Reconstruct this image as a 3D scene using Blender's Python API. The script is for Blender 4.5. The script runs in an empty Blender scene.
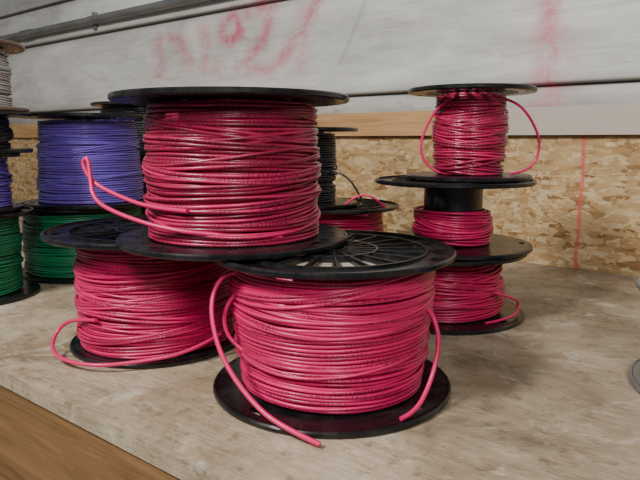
import bpy, math, random
import numpy as np
from mathutils import Vector

scene = bpy.context.scene
COL = scene.collection

# ---------------------------------------------------------------- node helpers
class M:
    def __init__(s, name, rough=0.5, coat=0.0, metal=0.0, spec=0.5):
        s.m = bpy.data.materials.new(name); s.m.use_nodes = True
        s.t = s.m.node_tree; s.b = s.t.nodes['Principled BSDF']
        s.b.inputs['Roughness'].default_value = rough
        s.b.inputs['Coat Weight'].default_value = coat
        s.b.inputs['Metallic'].default_value = metal
        s.b.inputs['Specular IOR Level'].default_value = spec
        s.b.inputs['Coat Roughness'].default_value = 0.2
    def n(s, typ, **k):
        nd = s.t.nodes.new(typ)
        for a, v in k.items(): setattr(nd, a, v)
        return nd
    def l(s, a, b): s.t.links.new(a, b)
    def put(s, sock, v):
        if hasattr(v, 'links'): s.l(v, sock)
        else: sock.default_value = v
    def coord(s, scale=(1,1,1), rot=(0,0,0), loc=(0,0,0)):
        tc = s.n('ShaderNodeTexCoord'); mp = s.n('ShaderNodeMapping')
        s.l(tc.outputs['Object'], mp.inputs['Vector'])
        mp.inputs['Scale'].default_value = scale
        mp.inputs['Rotation'].default_value = rot
        mp.inputs['Location'].default_value = loc
        return mp.outputs[0]
    def noise(s, vec, scale, detail=4, rough=0.6, dist=0.0):
        nd = s.n('ShaderNodeTexNoise')
        s.l(vec, nd.inputs['Vector'])
        nd.inputs['Scale'].default_value = scale
        nd.inputs['Detail'].default_value = detail
        nd.inputs['Roughness'].default_value = rough
        nd.inputs['Distortion'].default_value = dist
        return nd.outputs['Fac']
    def noise1(s, w, scale, detail=1):
        nd = s.n('ShaderNodeTexNoise', noise_dimensions='1D')
        s.l(w, nd.inputs['W'])
        nd.inputs['Scale'].default_value = scale
        nd.inputs['Detail'].default_value = detail
        return nd.outputs['Fac']
    def ramp(s, fac, stops, interp='LINEAR'):
        r = s.n('ShaderNodeValToRGB'); s.l(fac, r.inputs[0])
        cr = r.color_ramp; cr.interpolation = interp
        while len(cr.elements) < len(stops): cr.elements.new(0.5)
        for e, (p, c) in zip(cr.elements, stops):
            e.position = p
            e.color = (c, c, c, 1) if isinstance(c, (int, float)) else (*c, 1)
        return r.outputs[0]
    def mix(s, fac, a, b, mode='MIX'):
        nd = s.n('ShaderNodeMix', data_type='RGBA', blend_type=mode)
        s.put(nd.inputs[0], fac)
        for i, v in ((6, a), (7, b)):
            if hasattr(v, 'links'): s.l(v, nd.inputs[i])
            else: nd.inputs[i].default_value = (*v, 1)
        return nd.outputs[2]
    def math(s, op, a, b=0.0):
        nd = s.n('ShaderNodeMath', operation=op)
        s.put(nd.inputs[0], a); s.put(nd.inputs[1], b)
        return nd.outputs[0]
    def attr(s, name):
        return s.n('ShaderNodeAttribute', attribute_name=name).outputs['Fac']
    def color(s, c):
        if hasattr(c, 'links'): s.l(c, s.b.inputs['Base Color'])
        else: s.b.inputs['Base Color'].default_value = (*c, 1)
    def bump(s, h, strength=0.3, dist=0.002):
        bp = s.n('ShaderNodeBump')
        bp.inputs['Strength'].default_value = strength
        bp.inputs['Distance'].default_value = dist
        s.l(h, bp.inputs['Height']); s.l(bp.outputs[0], s.b.inputs['Normal'])

def wire_mat(name, c, dark, text=1.0, dens=0.40, coat=0.3):
    m = M(name, rough=0.42, coat=coat, spec=0.38)
    ln, ow, rn = m.attr('ln'), m.attr('ow'), m.attr('rn')
    chars = m.ramp(m.noise1(ln, 650, 1), [(0.46, 0.0), (0.52, 1.0)])
    gate = m.ramp(m.noise1(m.math('ADD', ln, m.math('MULTIPLY', rn, 40.0)), 14, 0), [(dens, 0.0), (dens+0.05, 1.0)])
    band = m.ramp(ow, [(0.72, 0.0), (0.84, 1.0)])
    msk = m.math('MULTIPLY', m.math('MULTIPLY', chars, gate), m.math('MULTIPLY', band, 0.85 * text))
    base = m.mix(rn, c, dark)
    m.color(m.mix(msk, base, (0.015, 0.006, 0.008)))
    return m.m

RED = wire_mat('red_wire_jacket', (0.66, 0.012, 0.125), (0.47, 0.008, 0.080), 0.85, 0.48)
RED2 = wire_mat('red_wire_jacket_dense', (0.56, 0.014, 0.100), (0.32, 0.010, 0.050), 1.0, 0.38, 0.55)
PURPLE = wire_mat('purple_wire_jacket', (0.20, 0.115, 0.58), (0.14, 0.08, 0.42), 0.4)
GREEN = wire_mat('green_wire_jacket', (0.01, 0.24, 0.10), (0.005, 0.15, 0.06), 0.5)
BLACKW = wire_mat('black_wire_jacket', (0.02, 0.02, 0.022), (0.012, 0.012, 0.014), 0)
BLUE = wire_mat('blue_wire_jacket', (0.02, 0.07, 0.5), (0.015, 0.05, 0.3), 0.5)
WHITEW = wire_mat('white_wire_jacket', (0.62, 0.61, 0.58), (0.45, 0.44, 0.42), 0.3)

def plastic(name, c1, c2):
    m = M(name, rough=0.3, spec=0.5)
    v = m.coord()
    dust = m.ramp(m.noise(v, 30, 6, 0.7), [(0.45, 0.0), (0.75, 1.0)])
    m.color(m.mix(dust, c1, c2))
    m.l(m.ramp(m.noise(v, 60, 4), [(0.3, 0.18), (0.7, 0.36)]), m.b.inputs['Roughness'])
    return m.m
PLASTIC = plastic('black_spool_plastic', (0.006, 0.006, 0.007), (0.026, 0.025, 0.024))
GREYP = plastic('grey_spool_plastic', (0.12, 0.12, 0.125), (0.2, 0.2, 0.2))
TANP = plastic('brown_reel_fibreboard', (0.16, 0.10, 0.065), (0.22, 0.15, 0.10))
mm = M('sheen_dust_disc', rough=0.8); mm.color(mm.ramp(mm.noise(mm.coord(), 40, 4), [(0.3, (0.30, 0.25, 0.18)), (0.7, (0.55, 0.49, 0.39))])); SHEEN_DUST = mm.m  # beige imitates reflection and dust between the flange spokes

# ---------------------------------------------------------------- mesh helpers
class Buf:
    def __init__(s): s.v = []; s.f = []
    def add(s, vs, fs):
        o = len(s.v); s.v += [tuple(p) for p in vs]; s.f += [tuple(i + o for i in f) for f in fs]
    def box(s, x0, x1, y0, y1, z0, z1, ang=0.0):
        c, n = math.cos(ang), math.sin(ang)
        vs = [(x * c - y * n, x * n + y * c, z) for z in (z0, z1) for x, y in ((x0, y0), (x1, y0), (x1, y1), (x0, y1))]
        s.add(vs, [(3,2,1,0),(4,5,6,7),(0,1,5,4),(1,2,6,5),(2,3,7,6),(3,0,4,7)])
    def lathe(s, prof, n=96):
        m = len(prof)
        vs = [(r * math.cos(2*math.pi*i/n), r * math.sin(2*math.pi*i/n), z) for i in range(n) for r, z in prof]
        fs = [(i*m+j, ((i+1)%n)*m+j, ((i+1)%n)*m+(j+1)%m, i*m+(j+1)%m) for i in range(n) for j in range(m)]
        s.add(vs, fs)
    def obj(s, name, mat, parent=None, smooth=True):
        me = bpy.data.meshes.new(name); me.from_pydata(s.v, [], s.f); me.update()
        if smooth:
            me.polygons.foreach_set('use_smooth', [True] * len(me.polygons))
            try: me.set_sharp_from_angle(angle=math.radians(35))
            except Exception: pass
        for mm in (mat if isinstance(mat, list) else [mat]): me.materials.append(mm)
        ob = bpy.data.objects.new(name, me); COL.objects.link(ob)
        if parent: ob.parent = parent
        return ob

def flange(b, R, z, side, hubr, phase, style):
    """side=+1 : outer face points up (top flange), z is the inner face of the flange"""
    nt = 120
    rad = [0.011] + [hubr*0.62, hubr, hubr + 0.006] + list(np.linspace(hubr + 0.012, R - 0.003, 9))
    nr = len(rad) - 1
    def ok(i, j):
        r = 0.5 * (rad[i] + rad[i+1])
        jj = (j + int(phase)) % nt
        if style == 1:
            if hubr + 0.006 < r < 0.74 * R: return (jj % 6) < 2
            if i == 0 : return True
            if 0.82*R < r < 0.90*R: return (jj % 30) not in (14, 15, 16)
        else:
            if 0.84*R < r < 0.92*R: return (jj % 30) not in (9, 10, 11)
            if hubr+0.01 < r < 0.5*R: return (jj % 15) not in (6, 7, 8)
        return True
    th = 0.0026
    za, zb = (z, z + th*side)
    if za > zb: za, zb = zb, za
    vs = []
    for zz in (za, zb):
        for r in rad:
            for j in range(nt):
                a = 2*math.pi*j/nt; vs.append((r*math.cos(a), r*math.sin(a), zz))
    L = (nr+1)*nt
    fs = []
    for i in range(nr):
        for j in range(nt):
            if not ok(i, j): continue
            j2 = (j+1) % nt
            a, c, d, e = i*nt+j, (i+1)*nt+j, (i+1)*nt+j2, i*nt+j2
            fs.append((L+a, L+c, L+d, L+e)); fs.append((e, d, c, a))
            if i == 0 or not ok(i-1, j): fs.append((a, L+a, L+e, e))
            if i == nr-1 or not ok(i+1, j): fs.append((c, d, L+d, L+c))
            if not ok(i, j-1): fs.append((a, c, L+c, L+a))
            if not ok(i, j2): fs.append((e, L+e, L+d, d))
    b.add(vs, fs)
    z5 = z + 0.005*side; zl, zh = min(z, z5), max(z, z5)
    e = 0.0012
    b.lathe([(R-0.0035, zl), (R-e, zl), (R, zl+e), (R, zh-e), (R-e, zh), (R-0.0035, zh)], 128)
    for rr in (hubr+0.003, 0.77*R):
        b.lathe([(rr-0.001, zl+0.0002), (rr+0.001, zl+0.0002), (rr+0.001, zh-0.0003), (rr-0.001, zh-0.0003)], 96)
    b.lathe([(0.010, zl), (0.0125, zl), (0.0125, zh), (0.010, zh)], 48)
    nrib = 20 if style == 1 else 8
    for k in range(nrib):
        a = 2*math.pi*(k*6 + 1 - phase)/nt if style == 1 else 2*math.pi*k/nrib + 0.1
        b.box(0.012, (0.77*R if style == 1 else R-0.003), -0.0007, 0.0007, min(z+0.002*side, z+0.0044*side), max(z+0.002*side, z+0.0044*side), a)

def winding(name, parent, mat, rb, rt, z0, z1, seed, wr=0.0015, tilt=0.003, cross=8, seg=88, ns=8):
    rng = random.Random(seed)
    loops = []
    def rp(z):
        t = (z - z0) / (z1 - z0)
        return rb + (rt - rb) * t + 0.0015*math.sin(math.pi*t)
    z = z0 + wr
    while z < z1 - wr:
        loops.append((z, rp(z) - 2.6*wr, rng.gauss(0, 0.0006), rng.uniform(0, 6.28), 0.0)); z += 2*wr
    z = z0 + wr; a, p = 0.0, 1.0
    while z < z1 - wr:
        g = rng.randint(3, 8); a = 0.5*a + rng.gauss(0, tilt*0.8); p += rng.uniform(-0.9, 0.9); dr = rng.uniform(-0.9, 0.3)*wr; a2 = rng.gauss(0, 0.0007)
        for k in range(g):
            if z > z1 - wr: break
            loops.append((z, rp(z) + dr + rng.uniform(-.25, .25)*wr, a + rng.gauss(0, 0.0003), p, a2)); z += 2*wr*rng.uniform(1.0, 1.10)
    for _ in range(cross):
        g = rng.randint(1, 3); zc = rng.uniform(z0 + 0.012, z1 - 0.012); a = rng.choice((-1, 1))*rng.uniform(0.003, 0.011)
        p = rng.uniform(0, 6.28); dr = rng.uniform(0.5, 1.6)*wr
        for k in range(g):
            loops.append((zc + 2.05*wr*k, rp(zc) + dr, a, p, rng.gauss(0, 0.0015)))
    th = np.arange(seg) * 2*math.pi/seg
    al = np.arange(ns) * 2*math.pi/ns
    V = []; LN = []; OW = []; RN = []
    for (zb, r, a, p, a2) in loops:
        zz = zb + a*np.sin(th+p) + a2*np.sin(2*th+p*1.7) + 0.0003*np.sin(5*th+rng.uniform(0,6.28))
        zz = np.clip(zz, z0+wr, z1-wr)
        rr = r + 0.0003*np.sin(3*th+rng.uniform(0,6.28))
        R = rr[:,None] + wr*np.cos(al)[None,:]
        x = R*np.cos(th)[:,None]; y = R*np.sin(th)[:,None]; zf = zz[:,None] + wr*np.sin(al)[None,:]
        V.append(np.stack([x, y, zf], -1).reshape(-1, 3))
        LN.append(np.repeat(th*r, ns) + rng.uniform(0, 10)); a0 = rng.uniform(-0.6, 0.6)
        OW.append(np.tile(np.cos(al-a0), seg)); RN.append(np.full(seg*ns, rng.random()))
    nl = len(loops)
    i, j = np.meshgrid(np.arange(seg), np.arange(ns), indexing='ij')
    i2, j2 = (i+1) % seg, (j+1) % ns
    F = np.stack([i*ns+j, i2*ns+j, i2*ns+j2, i*ns+j2], -1).reshape(-1, 4)
    F = (F[None] + (np.arange(nl)*seg*ns)[:,None,None]).reshape(-1, 4)
    V = np.concatenate(V)
    me = bpy.data.meshes.new(name)
    me.vertices.add(len(V)); me.vertices.foreach_set('co', V.astype(np.float32).ravel())
    me.loops.add(F.size); me.loops.foreach_set('vertex_index', F.astype(np.int32).ravel())
    me.polygons.add(len(F)); me.polygons.foreach_set('loop_start', np.arange(0, F.size, 4, dtype=np.int32))
    me.update(calc_edges=True)
    me.polygons.foreach_set('use_smooth', np.ones(len(F), dtype=bool))
    for nm, arr in (('ln', LN), ('ow', OW), ('rn', RN)):
        at = me.attributes.new(nm, 'FLOAT', 'POINT'); at.data.foreach_set('value', np.concatenate(arr).astype(np.float32))
    me.materials.append(mat)
    ob = bpy.data.objects.new(name, me); COL.objects.link(ob); ob.parent = parent
    return ob

def spool(loc, R, H, mat, rb, rt, seed, wtop=None, hubr=None, phase=0, rot=0.0, style=1, bstyle=2, cross=8, tilt=0.003, name='wire_spool', Rb=None, body=None, sheen_disc=False):
    e = bpy.data.objects.new(name, None); COL.objects.link(e)
    e.empty_display_size = 0.02
    e.location = loc; e.rotation_euler = (0, 0, rot)
    hubr = hubr or 0.034
    b = Buf()
    flange(b, Rb or R, 0.005, -1, hubr, phase, bstyle)
    flange(b, R, H-0.005, 1, hubr, phase, style)
    b.lathe([(hubr-0.002, 0.004), (hubr, 0.004), (hubr, H-0.004), (hubr-0.002, H-0.004)], 64)
    b.lathe([(0.010, 0.004), (0.012, 0.004), (0.012, H-0.004), (0.010, H-0.004)], 32)
    b.obj('spool_body', body or PLASTIC, e)
    if sheen_disc:  # added disc under the spokes, carries the painted beige sheen and dust
        b = Buf(); zt = H-0.0056; b.lathe([(hubr+0.001, zt), (0.079, zt), (0.079, zt+0.0004), (hubr+0.001, zt+0.0004)], 64)
        b.obj('sheen_dust_disc', SHEEN_DUST, e)
    winding('wire_winding', e, mat, rb, rt, 0.0055, (wtop or H-0.006), seed, cross=cross, tilt=tilt)
    return e

def loose(parent, pts, mat, r=0.0017, name='loose_wire_end'):
    cu = bpy.data.curves.new(name, 'CURVE'); cu.dimensions = '3D'
    cu.bevel_depth = r; cu.bevel_resolution = 4; cu.resolution_u = 16; cu.use_fill_caps = True
    sp = cu.splines.new('NURBS'); sp.points.add(len(pts)-1)
    inv = Vector(parent.location)
    from mathutils import Euler
    Rm = Euler(parent.rotation_euler).to_matrix().inverted()
    for p, q in zip(sp.points, pts):
        v = Rm @ (Vector(q) - inv); p.co = (*v, 1)
    sp.use_endpoint_u = True; sp.order_u = 3
    cu.materials.append(mat)
    ob = bpy.data.objects.new(name, cu); COL.objects.link(ob); ob.parent = parent
    return ob

# ---------------------------------------------------------------- room (local frame along the wall)
P0 = (0.3407, 1.002, 0.0); ANG = -math.radians(37.7)
def place(ob): ob.location = P0; ob.rotation_euler = (0, 0, ANG); return ob

def shelf_mat():
    m = M('worn_plywood', rough=0.7, spec=0.3)
    v = m.coord()
    vg = m.coord(scale=(2.2, 14, 14))
    a = m.ramp(m.noise(v, 6, 9, 0.70, 0.6), [(0.34, (0.19, 0.14, 0.09)), (0.46, (0.36, 0.285, 0.195)), (0.60, (0.50, 0.41, 0.295)), (0.78, (0.61, 0.52, 0.39))])
    g = m.ramp(m.noise(vg, 9, 6, 0.7, 1.0), [(0.3, (0.60, 0.55, 0.48)), (0.55, (1, 1, 1))])
    c = m.mix(0.6, a, g, 'MULTIPLY')
    sp = m.ramp(m.noise(v, 60, 6, 0.75), [(0.54, 0.0), (0.64, 1.0)])
    c = m.mix(m.math('MULTIPLY', sp, 0.6), c, (0.13, 0.09, 0.05))
    st = m.ramp(m.noise(m.coord(loc=(3.1,0.4,0)), 7, 4, 0.55, 1.8), [(0.53, 0.0), (0.68, 1.0)])
    c = m.mix(m.math('MULTIPLY', st, 0.55), c, (0.25, 0.165, 0.09))
    lt = m.ramp(m.noise(m.coord(loc=(7.1,2.4,0)), 20, 7, 0.75, 0.8), [(0.55, 0.0), (0.66, 1.0)])
    c = m.mix(m.math('MULTIPLY', lt, 0.55), c, (0.68, 0.62, 0.51))
    m.color(c); m.bump(m.noise(vg, 22, 6, 0.7), 0.6, 0.002)
    return m.m
def osb_mat():
    m = M('osb_board', rough=0.6, spec=0.3)
    def layer(rot, sc, seed):
        v = m.coord(scale=sc, rot=(0, rot, 0), loc=(seed, seed*2, 0))
        d = m.n('ShaderNodeTexNoise'); m.l(v, d.inputs['Vector']); d.inputs['Scale'].default_value = 1.3
        vm = m.mix(0.3, v, d.outputs['Color'], 'ADD')
        vo = m.n('ShaderNodeTexVoronoi'); m.l(vm, vo.inputs['Vector']); vo.inputs['Scale'].default_value = 1.0
        bw = m.n('ShaderNodeRGBToBW'); m.l(vo.outputs['Color'], bw.inputs[0])
        return bw.outputs[0]
    l1 = layer(0.35, (24, 24, 130), 1.3); l2 = layer(-0.7, (30, 30, 120), 4.1); l3 = layer(1.2, (34, 34, 120), 7.7)
    s1 = m.ramp(m.noise(m.coord(), 45, 2), [(0.48, 0.0), (0.5, 1.0)]); s2 = m.ramp(m.noise(m.coord(loc=(5,5,5)), 38, 2), [(0.52, 0.0), (0.54, 1.0)])
    h = m.mix(s1, l1, l2); h = m.mix(s2, h, l3)
    c = m.ramp(h, [(0.10, (0.30, 0.155, 0.055)), (0.30, (0.50, 0.31, 0.135)), (0.6, (0.63, 0.43, 0.21)), (0.85, (0.76, 0.58, 0.34))])
    fine = m.ramp(m.noise(m.coord(scale=(1, 1, 4)), 70, 6, 0.75), [(0.35, 0.55), (0.6, 1.0)])
    c = m.mix(0.7, c, fine, 'MULTIPLY')
    bl = m.ramp(m.noise(m.coord(), 5, 5, 0.6), [(0.4, 0.7), (0.6, 1.0)])
    c = m.mix(0.8, c, bl, 'MULTIPLY')
    tc = m.n('ShaderNodeTexCoord'); sx = m.n('ShaderNodeSeparateXYZ'); m.l(tc.outputs['Object'], sx.inputs[0])
    wob = m.math('MULTIPLY', m.math('SUBTRACT', m.noise(m.coord(), 12, 2), 0.5), 0.012)
    dx = m.math('ABSOLUTE', m.math('ADD', m.math('SUBTRACT', sx.outputs[0], 0.090), wob))
    ln = m.ramp(m.math('MULTIPLY', dx, 100), [(0.10, 0.75), (0.45, 0.0)])
    c = m.mix(ln, c, (0.60, 0.07, 0.09))
    m.color(c); m.bump(h, 0.3, 0.001)
    return m.m
def wall_mat():
    m = M('white_painted_planks', rough=0.5, spec=0.45)
    v = m.coord(scale=(0.35, 1, 1)); v2 = m.coord(scale=(0.12, 1, 1))
    a = m.ramp(m.noise(v, 7, 7, 0.65, 0.4), [(0.3, (0.42, 0.415, 0.385)), (0.5, (0.60, 0.595, 0.565)), (0.7, (0.74, 0.735, 0.71))])
    g = m.ramp(m.noise(v2, 90, 5, 0.7), [(0.35, 0.70), (0.55, 1.0)])
    c = m.mix(0.5, a, g, 'MULTIPLY')
    st = m.ramp(m.noise(v, 16, 6, 0.7, 0.8), [(0.58, 0.0), (0.70, 1.0)])
    c = m.mix(m.math('MULTIPLY', st, 0.45), c, (0.27, 0.20, 0.13))
    c = m.mix(m.math('MULTIPLY', m.attr('darkening'), 0.85), c, (0.05, 0.045, 0.038))
    n = m.ramp(m.noise(m.coord(), 30, 6, 0.8), [(0.36, 0.15), (0.56, 1.0)])
    c = m.mix(m.math('MULTIPLY', m.attr('spray'), n), c, (0.56, 0.06, 0.14))
    m.color(c); m.bump(m.noise(v2, 70, 5, 0.7), 0.4, 0.002)
    return m.m
def timber_mat(name, c1, c2, paint=False):
    m = M(name, rough=0.6, spec=0.35)
    v = m.coord(scale=(1, 8, 14))
    c = m.ramp(m.noise(v, 5, 6, 0.65, 0.8), [(0.3, c1), (0.7, c2)])
    kn = m.ramp(m.noise(m.coord(scale=(1,2,2)), 11, 3), [(0.66, 0.0), (0.74, 1.0)])
    c = m.mix(m.math('MULTIPLY', kn, 0.6), c, tuple(x*0.35 for x in c1))
    if paint:
        tc = m.n('ShaderNodeTexCoord'); sx = m.n('ShaderNodeSeparateXYZ'); m.l(tc.outputs['Object'], sx.inputs[0])
        w = m.math('ADD', sx.outputs[0], m.math('MULTIPLY', m.math('SUBTRACT', m.noise(m.coord(scale=(1,1,4)), 9, 5), 0.5), 0.35))
        f = m.ramp(m.math('ADD', w, 0.5), [(0.36, 0.0), (0.46, 0.85)])
        c = m.mix(f, c, (0.48, 0.45, 0.40))
    m.color(c); m.bump(m.noise(v, 16, 5), 0.25, 0.001)
    return m.m

DEP = 0.77
b = Buf(); b.box(-3.6, 1.6, -DEP, 0.03, -0.015, 0.0)
sh = place(b.obj('plywood_shelf', shelf_mat(), smooth=False))
b = Buf(); b.box(-3.6, 1.6, -DEP+0.004, -DEP+0.042, -0.155, -0.0152)
place(b.obj('shelf_front_joist', timber_mat('brown_joist_wood', (0.13, 0.065, 0.024), (0.30, 0.165, 0.07)), smooth=False))
b = Buf(); b.box(-3.6, 1.6, 0.0, 0.012, 0.0003, 0.2125)
place(b.obj('wall_back_osb_panel', osb_mat(), smooth=False))
b = Buf(); b.box(-3.6, 1.6, -0.012, 0.030, 0.2130, 0.257)
place(b.obj('trim_1', timber_mat('ledge_timber', (0.34, 0.17, 0.065), (0.60, 0.36, 0.17), True), smooth=False))

us = np.arange(-3.6, 1.6, 0.0065)
zs = np.unique(np.concatenate([np.arange(0.2, 1.05, 0.006)] + [np.linspace(g-0.005, g+0.005, 7) for g in (0.294, 0.405, 0.505, 0.615, 0.72, 0.83, 0.94)]))
U, Z = np.meshgrid(us, zs)
Yd = np.zeros_like(U) + 0.030
for k, g in enumerate((0.294, 0.505, 0.615, 0.72, 0.83, 0.94)):
    Yd += 0.010*np.exp(-((Z-g)/0.0025)**2)
    Yd = Yd - 0.008*((Z > g) & (Z < g+0.11))*np.clip(1-(Z-g)/0.11, 0, 1)
Yd += 0.002*np.sin(U*3.1+Z*5)
def seg(px, pz, qx, qz, w):
    dx, dz = qx-px, qz-pz; L = dx*dx+dz*dz+1e-9
    t = np.clip(((U-px)*dx+(Z-pz)*dz)/L, 0, 1)
    d = np.hypot(U-px-t*dx, Z-pz-t*dz)
    return np.exp(-(d/w)**2)
S = np.zeros_like(U)
def stroke(pts, w, k):
    global S
    for a, c in zip(pts[:-1], pts[1:]): S = np.maximum(S, k*seg(*a, *c, w))
# loose, overlapping faded spray strokes
stroke([(-0.98,0.455),(-0.985,0.38)], 0.022, 0.55)
stroke([(-0.93,0.465),(-0.89,0.44),(-0.865,0.40)], 0.024, 0.5)
stroke([(-0.815,0.47),(-0.80,0.42),(-0.81,0.38)], 0.022, 0.5)
stroke([(-0.80,0.40),(-0.76,0.37)], 0.022, 0.45)
stroke([(-0.745,0.475),(-0.705,0.487),(-0.685,0.455),(-0.72,0.43),(-0.75,0.45),(-0.745,0.475)], 0.015, 0.85)
stroke([(-0.66,0.49),(-0.59,0.505)], 0.018, 0.6)
stroke([(-0.585,0.505),(-0.605,0.44),(-0.655,0.39)], 0.019, 0.7)
stroke([(-0.69,0.375),(-0.60,0.36),(-0.55,0.385)], 0.018, 0.6)
stroke([(-0.56,0.38),(-0.50,0.44),(-0.455,0.50)], 0.017, 0.7)
stroke([(-0.50,0.37),(-0.50,0.47)], 0.020, 0.4)
stroke([(0.012,0.43),(0.022,0.30)], 0.022, 0.7)
stroke([(0.018,0.36),(0.022,0.25)], 0.036, 0.5)
G = np.zeros_like(U)  # darker along board seams and on upper planks, dirty grey band lowest
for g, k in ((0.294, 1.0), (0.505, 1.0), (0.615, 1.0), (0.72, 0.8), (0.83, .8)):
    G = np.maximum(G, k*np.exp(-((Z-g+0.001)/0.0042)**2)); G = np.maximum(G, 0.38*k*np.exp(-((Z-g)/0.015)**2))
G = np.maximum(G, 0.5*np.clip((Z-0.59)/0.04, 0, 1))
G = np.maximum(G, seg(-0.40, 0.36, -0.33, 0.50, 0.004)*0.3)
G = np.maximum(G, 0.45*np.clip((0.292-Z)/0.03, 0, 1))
nz, nu = U.shape
V = np.stack([U, Yd, Z], -1).reshape(-1, 3)
i, j = np.meshgrid(np.arange(nz-1), np.arange(nu-1), indexing='ij')
F = np.stack([i*nu+j, i*nu+j+1, (i+1)*nu+j+1, (i+1)*nu+j], -1).reshape(-1, 4)
me = bpy.data.meshes.new('wall_back')
me.vertices.add(len(V)); me.vertices.foreach_set('co', V.astype(np.float32).ravel())
me.loops.add(F.size); me.loops.foreach_set('vertex_index', F.astype(np.int32).ravel())
me.polygons.add(len(F)); me.polygons.foreach_set('loop_start', np.arange(0, F.size, 4, dtype=np.int32))
me.update(calc_edges=True)
for nm, arr in (('spray', S), ('darkening', G)):
    at = me.attributes.new(nm, 'FLOAT', 'POINT'); at.data.foreach_set('value', arr.astype(np.float32).ravel())
me.materials.append(wall_mat())
wb = bpy.data.objects.new('wall_back', me); COL.objects.link(wb); place(wb)

# conduit with couplings clipped to the planks (part of the wall)
m = M('galvanised_conduit', rough=0.42, metal=0.6); m.color(m.ramp(m.noise(m.coord(scale=(0.3,1,1)), 30, 5), [(0.3, (0.17, 0.17, 0.17)), (0.7, (0.32, 0.32, 0.31))]))
b = Buf()
def tube(x0, x1, r, n=24):
    vs = [(x, 0.006 + r*math.cos(2*math.pi*k/n), 0.538 + r*math.sin(2*math.pi*k/n)) for x in (x0, x1) for k in range(n)]
    b.add(vs, [(k, (k+1) % n, n+(k+1) % n, n+k) for k in range(n)] + [tuple(range(n-1, -1, -1)), tuple(range(n, 2*n))])
tube(-3.55, 1.55, 0.011)
for x in (-2.6, -1.62, -0.35, 0.7):
    tube(x-0.03, x+0.03, 0.0135)
for x in (-2.1, -1.25, -0.6, 0.2):
    tube(x-0.006, x+0.006, 0.0125); b.box(x-0.006, x+0.006, 0.012, 0.030, 0.515, 0.561)
b.obj('electrical_conduit', m.m, wb)

m = M('concrete_floor', rough=0.8); m.color(m.ramp(m.noise(m.coord(), 4, 6), [(0.3, (0.12, 0.12, 0.115)), (0.7, (0.2, 0.195, 0.19))]))
b = Buf(); b.box(-3.6, 1.6, -3.5, 0.05, -0.95, -0.9); place(b.obj('floor', m.m, smooth=False))

# ---------------------------------------------------------------- spools
front = spool((0.010, 0.487, 0.0), 0.100, 0.118, RED, 0.0735, 0.0825, 11, rot=0.4, phase=2, cross=11, tilt=0.0032, sheen_disc=True)
left = spool((-0.168, 0.603, 0.0), 0.106, 0.118, RED, 0.075, 0.074, 23, rot=1.1, cross=10, tilt=0.003, Rb=0.087)
top = spool((-0.075, 0.5235, 0.1185), 0.100, 0.1230, RED2, 0.0725, 0.0695, 35, rot=2.0, cross=12, tilt=0.0035, style=2)
rC = spool((0.148, 0.706, 0.0), 0.095, 0.080, RED, 0.070, 0.062, 41, rot=0.2, cross=7)
rB = spool((0.157, 0.706, 0.0803), 0.092, 0.080, RED, 0.043, 0.041, 52, wtop=0.045, hubr=0.034, rot=0.9, cross=3)
rA = spool((0.1725, 0.703, 0.1606), 0.0715, 0.102, RED2, 0.039, 0.038, 63, hubr=0.024, rot=0.2, cross=8)
bk1 = spool((0.022, 0.850, 0.0), 0.090, 0.116, RED, 0.066, 0.066, 71, cross=4)
bk2 = spool((-0.018, 0.835, 0.1163), 0.070, 0.105, BLACKW, 0.038, 0.038, 72, hubr=0.024, cross=2)
gr = spool((-0.372, 0.940, 0.0), 0.100, 0.108, GREEN, 0.086, 0.086, 81, cross=4)
pu = spool((-0.355, 0.935, 0.1083), 0.098, 0.134, PURPLE, 0.077, 0.068, 82, cross=4)
gl = spool((-0.462, 0.780, 0.0), 0.080, 0.113, GREEN, 0.058, 0.058, 83, cross=2)
pl = spool((-0.462, 0.785, 0.1133), 0.066, 0.075, PURPLE, 0.050, 0.050, 84, hubr=0.022, cross=2)
tl = spool((-0.454, 0.785, 0.1886), 0.075, 0.052, BLACKW, 0.048, 0.048, 85, hubr=0.022, cross=2)
wl = spool((-0.460, 0.785, 0.2409), 0.080, 0.085, WHITEW, 0.058, 0.058, 86, hubr=0.022, cross=2, body=TANP, style=2)
bb1 = spool((-0.34, 1.18, 0.0), 0.100, 0.135, BLACKW, 0.080, 0.080, 91, cross=2)
bb2 = spool((-0.34, 1.18, 0.1353), 0.095, 0.138, BLACKW, 0.075, 0.075, 92, cross=2)
bl = spool((0.360, 0.456, 0.0), 0.100, 0.087, BLUE, 0.080, 0.080, 95, cross=3, body=GREYP)

loose(front, [(-0.045,0.440,0.108),(-0.067,0.455,0.106),(-0.081,0.452,0.096),(-0.084,0.442,0.074),(-0.073,0.427,0.042),(-0.045,0.402,0.016),(-0.02,0.384,0.008),(0.000,0.3755,0.003)], RED, 0.0019)
loose(front, [(-0.058,0.450,0.094),(-0.070,0.454,0.084),(-0.0765,0.454,0.066),(-0.070,0.452,0.048),(-0.056,0.447,0.040)], RED, 0.0016)
loose(front, [(0.068,0.437,0.085),(0.084,0.450,0.079),(0.091,0.442,0.060),(0.090,0.437,0.045),(0.083,0.428,0.024),(0.070,0.412,0.0085),(0.058,0.404,0.0075)], RED, 0.0018)
loose(top, [(-0.10,0.450,0.152),(-0.134,0.470,0.152),(-0.170,0.49,0.162),(-0.190,0.50,0.171),(-0.199,0.504,0.186),(-0.193,0.503,0.192),(-0.190,0.498,0.176),(-0.185,0.488,0.156),(-0.156,0.470,0.146),(-0.119,0.4535,0.138),(-0.08,0.447,0.134),(-0.03,0.465,0.130)], RED, 0.0018)
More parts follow.
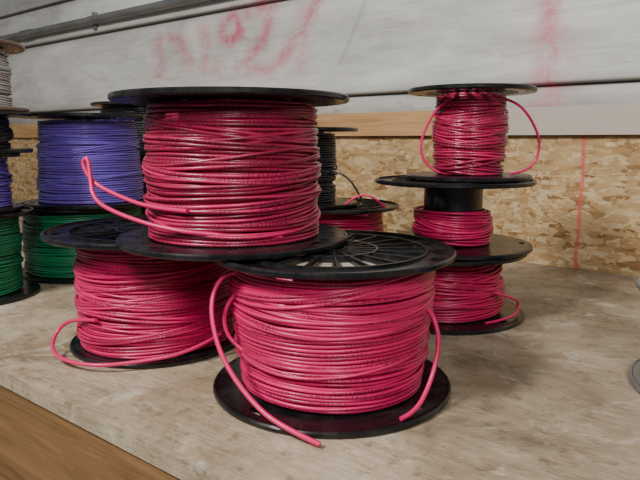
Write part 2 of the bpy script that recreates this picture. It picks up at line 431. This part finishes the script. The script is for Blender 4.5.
loose(left, [(-0.205,0.530,0.042),(-0.234,0.555,0.036),(-0.254,0.565,0.026),(-0.258,0.550,0.012),(-0.238,0.520,0.0085),(-0.200,0.505,0.0075),(-0.165,0.511,0.009),(-0.118,0.525,0.013),(-0.095,0.552,0.022)], RED, 0.0018)
loose(rA, [(0.150,0.674,0.252),(0.136,0.68,0.248),(0.120,0.69,0.222),(0.112,0.69,0.192),(0.128,0.69,0.170),(0.140,0.69,0.168)], RED, 0.0015)
loose(rA, [(0.190,0.674,0.252),(0.215,0.68,0.249),(0.238,0.69,0.230),(0.252,0.69,0.200),(0.242,0.69,0.170),(0.215,0.68,0.1675)], RED, 0.0015)
loose(rC, [(0.19,0.64,0.04),(0.222,0.66,0.028),(0.236,0.69,0.012),(0.220,0.65,0.008),(0.18,0.63,0.008)], RED, 0.0015)
loose(bk1, [(0.03,0.79,0.118),(0.05,0.80,0.135),(0.075,0.79,0.130),(0.09,0.80,0.112)], RED, 0.0015)
loose(bk2, [(0.015,0.812,0.165),(0.035,0.80,0.160),(0.052,0.80,0.135),(0.06,0.80,0.118)], BLACKW, 0.0015)

# ---------------------------------------------------------------- lights
def area(name, loc, target, size, energy, col=(1,1,1), sy=None):
    l = bpy.data.lights.new(name, 'AREA'); l.energy = energy; l.color = col; l.size = size
    if sy: l.shape = 'RECTANGLE'; l.size_y = sy
    o = bpy.data.objects.new(name, l); COL.objects.link(o); o.location = loc
    o.rotation_euler = (Vector(target)-Vector(loc)).to_track_quat('-Z', 'Y').to_euler()
area('ceiling_lamp', (-0.95, -0.25, 1.25), (0.0, 0.7, 0.1), 0.28, 34, (1.0, 0.975, 0.93))
area('fill_lamp', (0.15, -1.0, 1.0), (0.0, 0.8, 0.15), 0.4, 17, (1.0, 0.975, 0.93))  # added fill for sparkle on the wire, no known fixture
w = bpy.data.worlds.new('warehouse_ambient'); scene.world = w; w.use_nodes = True
bg = w.node_tree.nodes['Background']; bg.inputs[0].default_value = (0.92, 0.94, 0.97, 1); bg.inputs[1].default_value = 0.16

# ---------------------------------------------------------------- camera
cam = bpy.data.cameras.new('camera'); cam.sensor_width = 36; cam.lens = 600/640*36; cam.clip_start = 0.01
co = bpy.data.objects.new('camera', cam); COL.objects.link(co)
co.location = (0, 0, 0.205); co.rotation_euler = (math.radians(90-9.46), 0, 0)
scene.camera = co
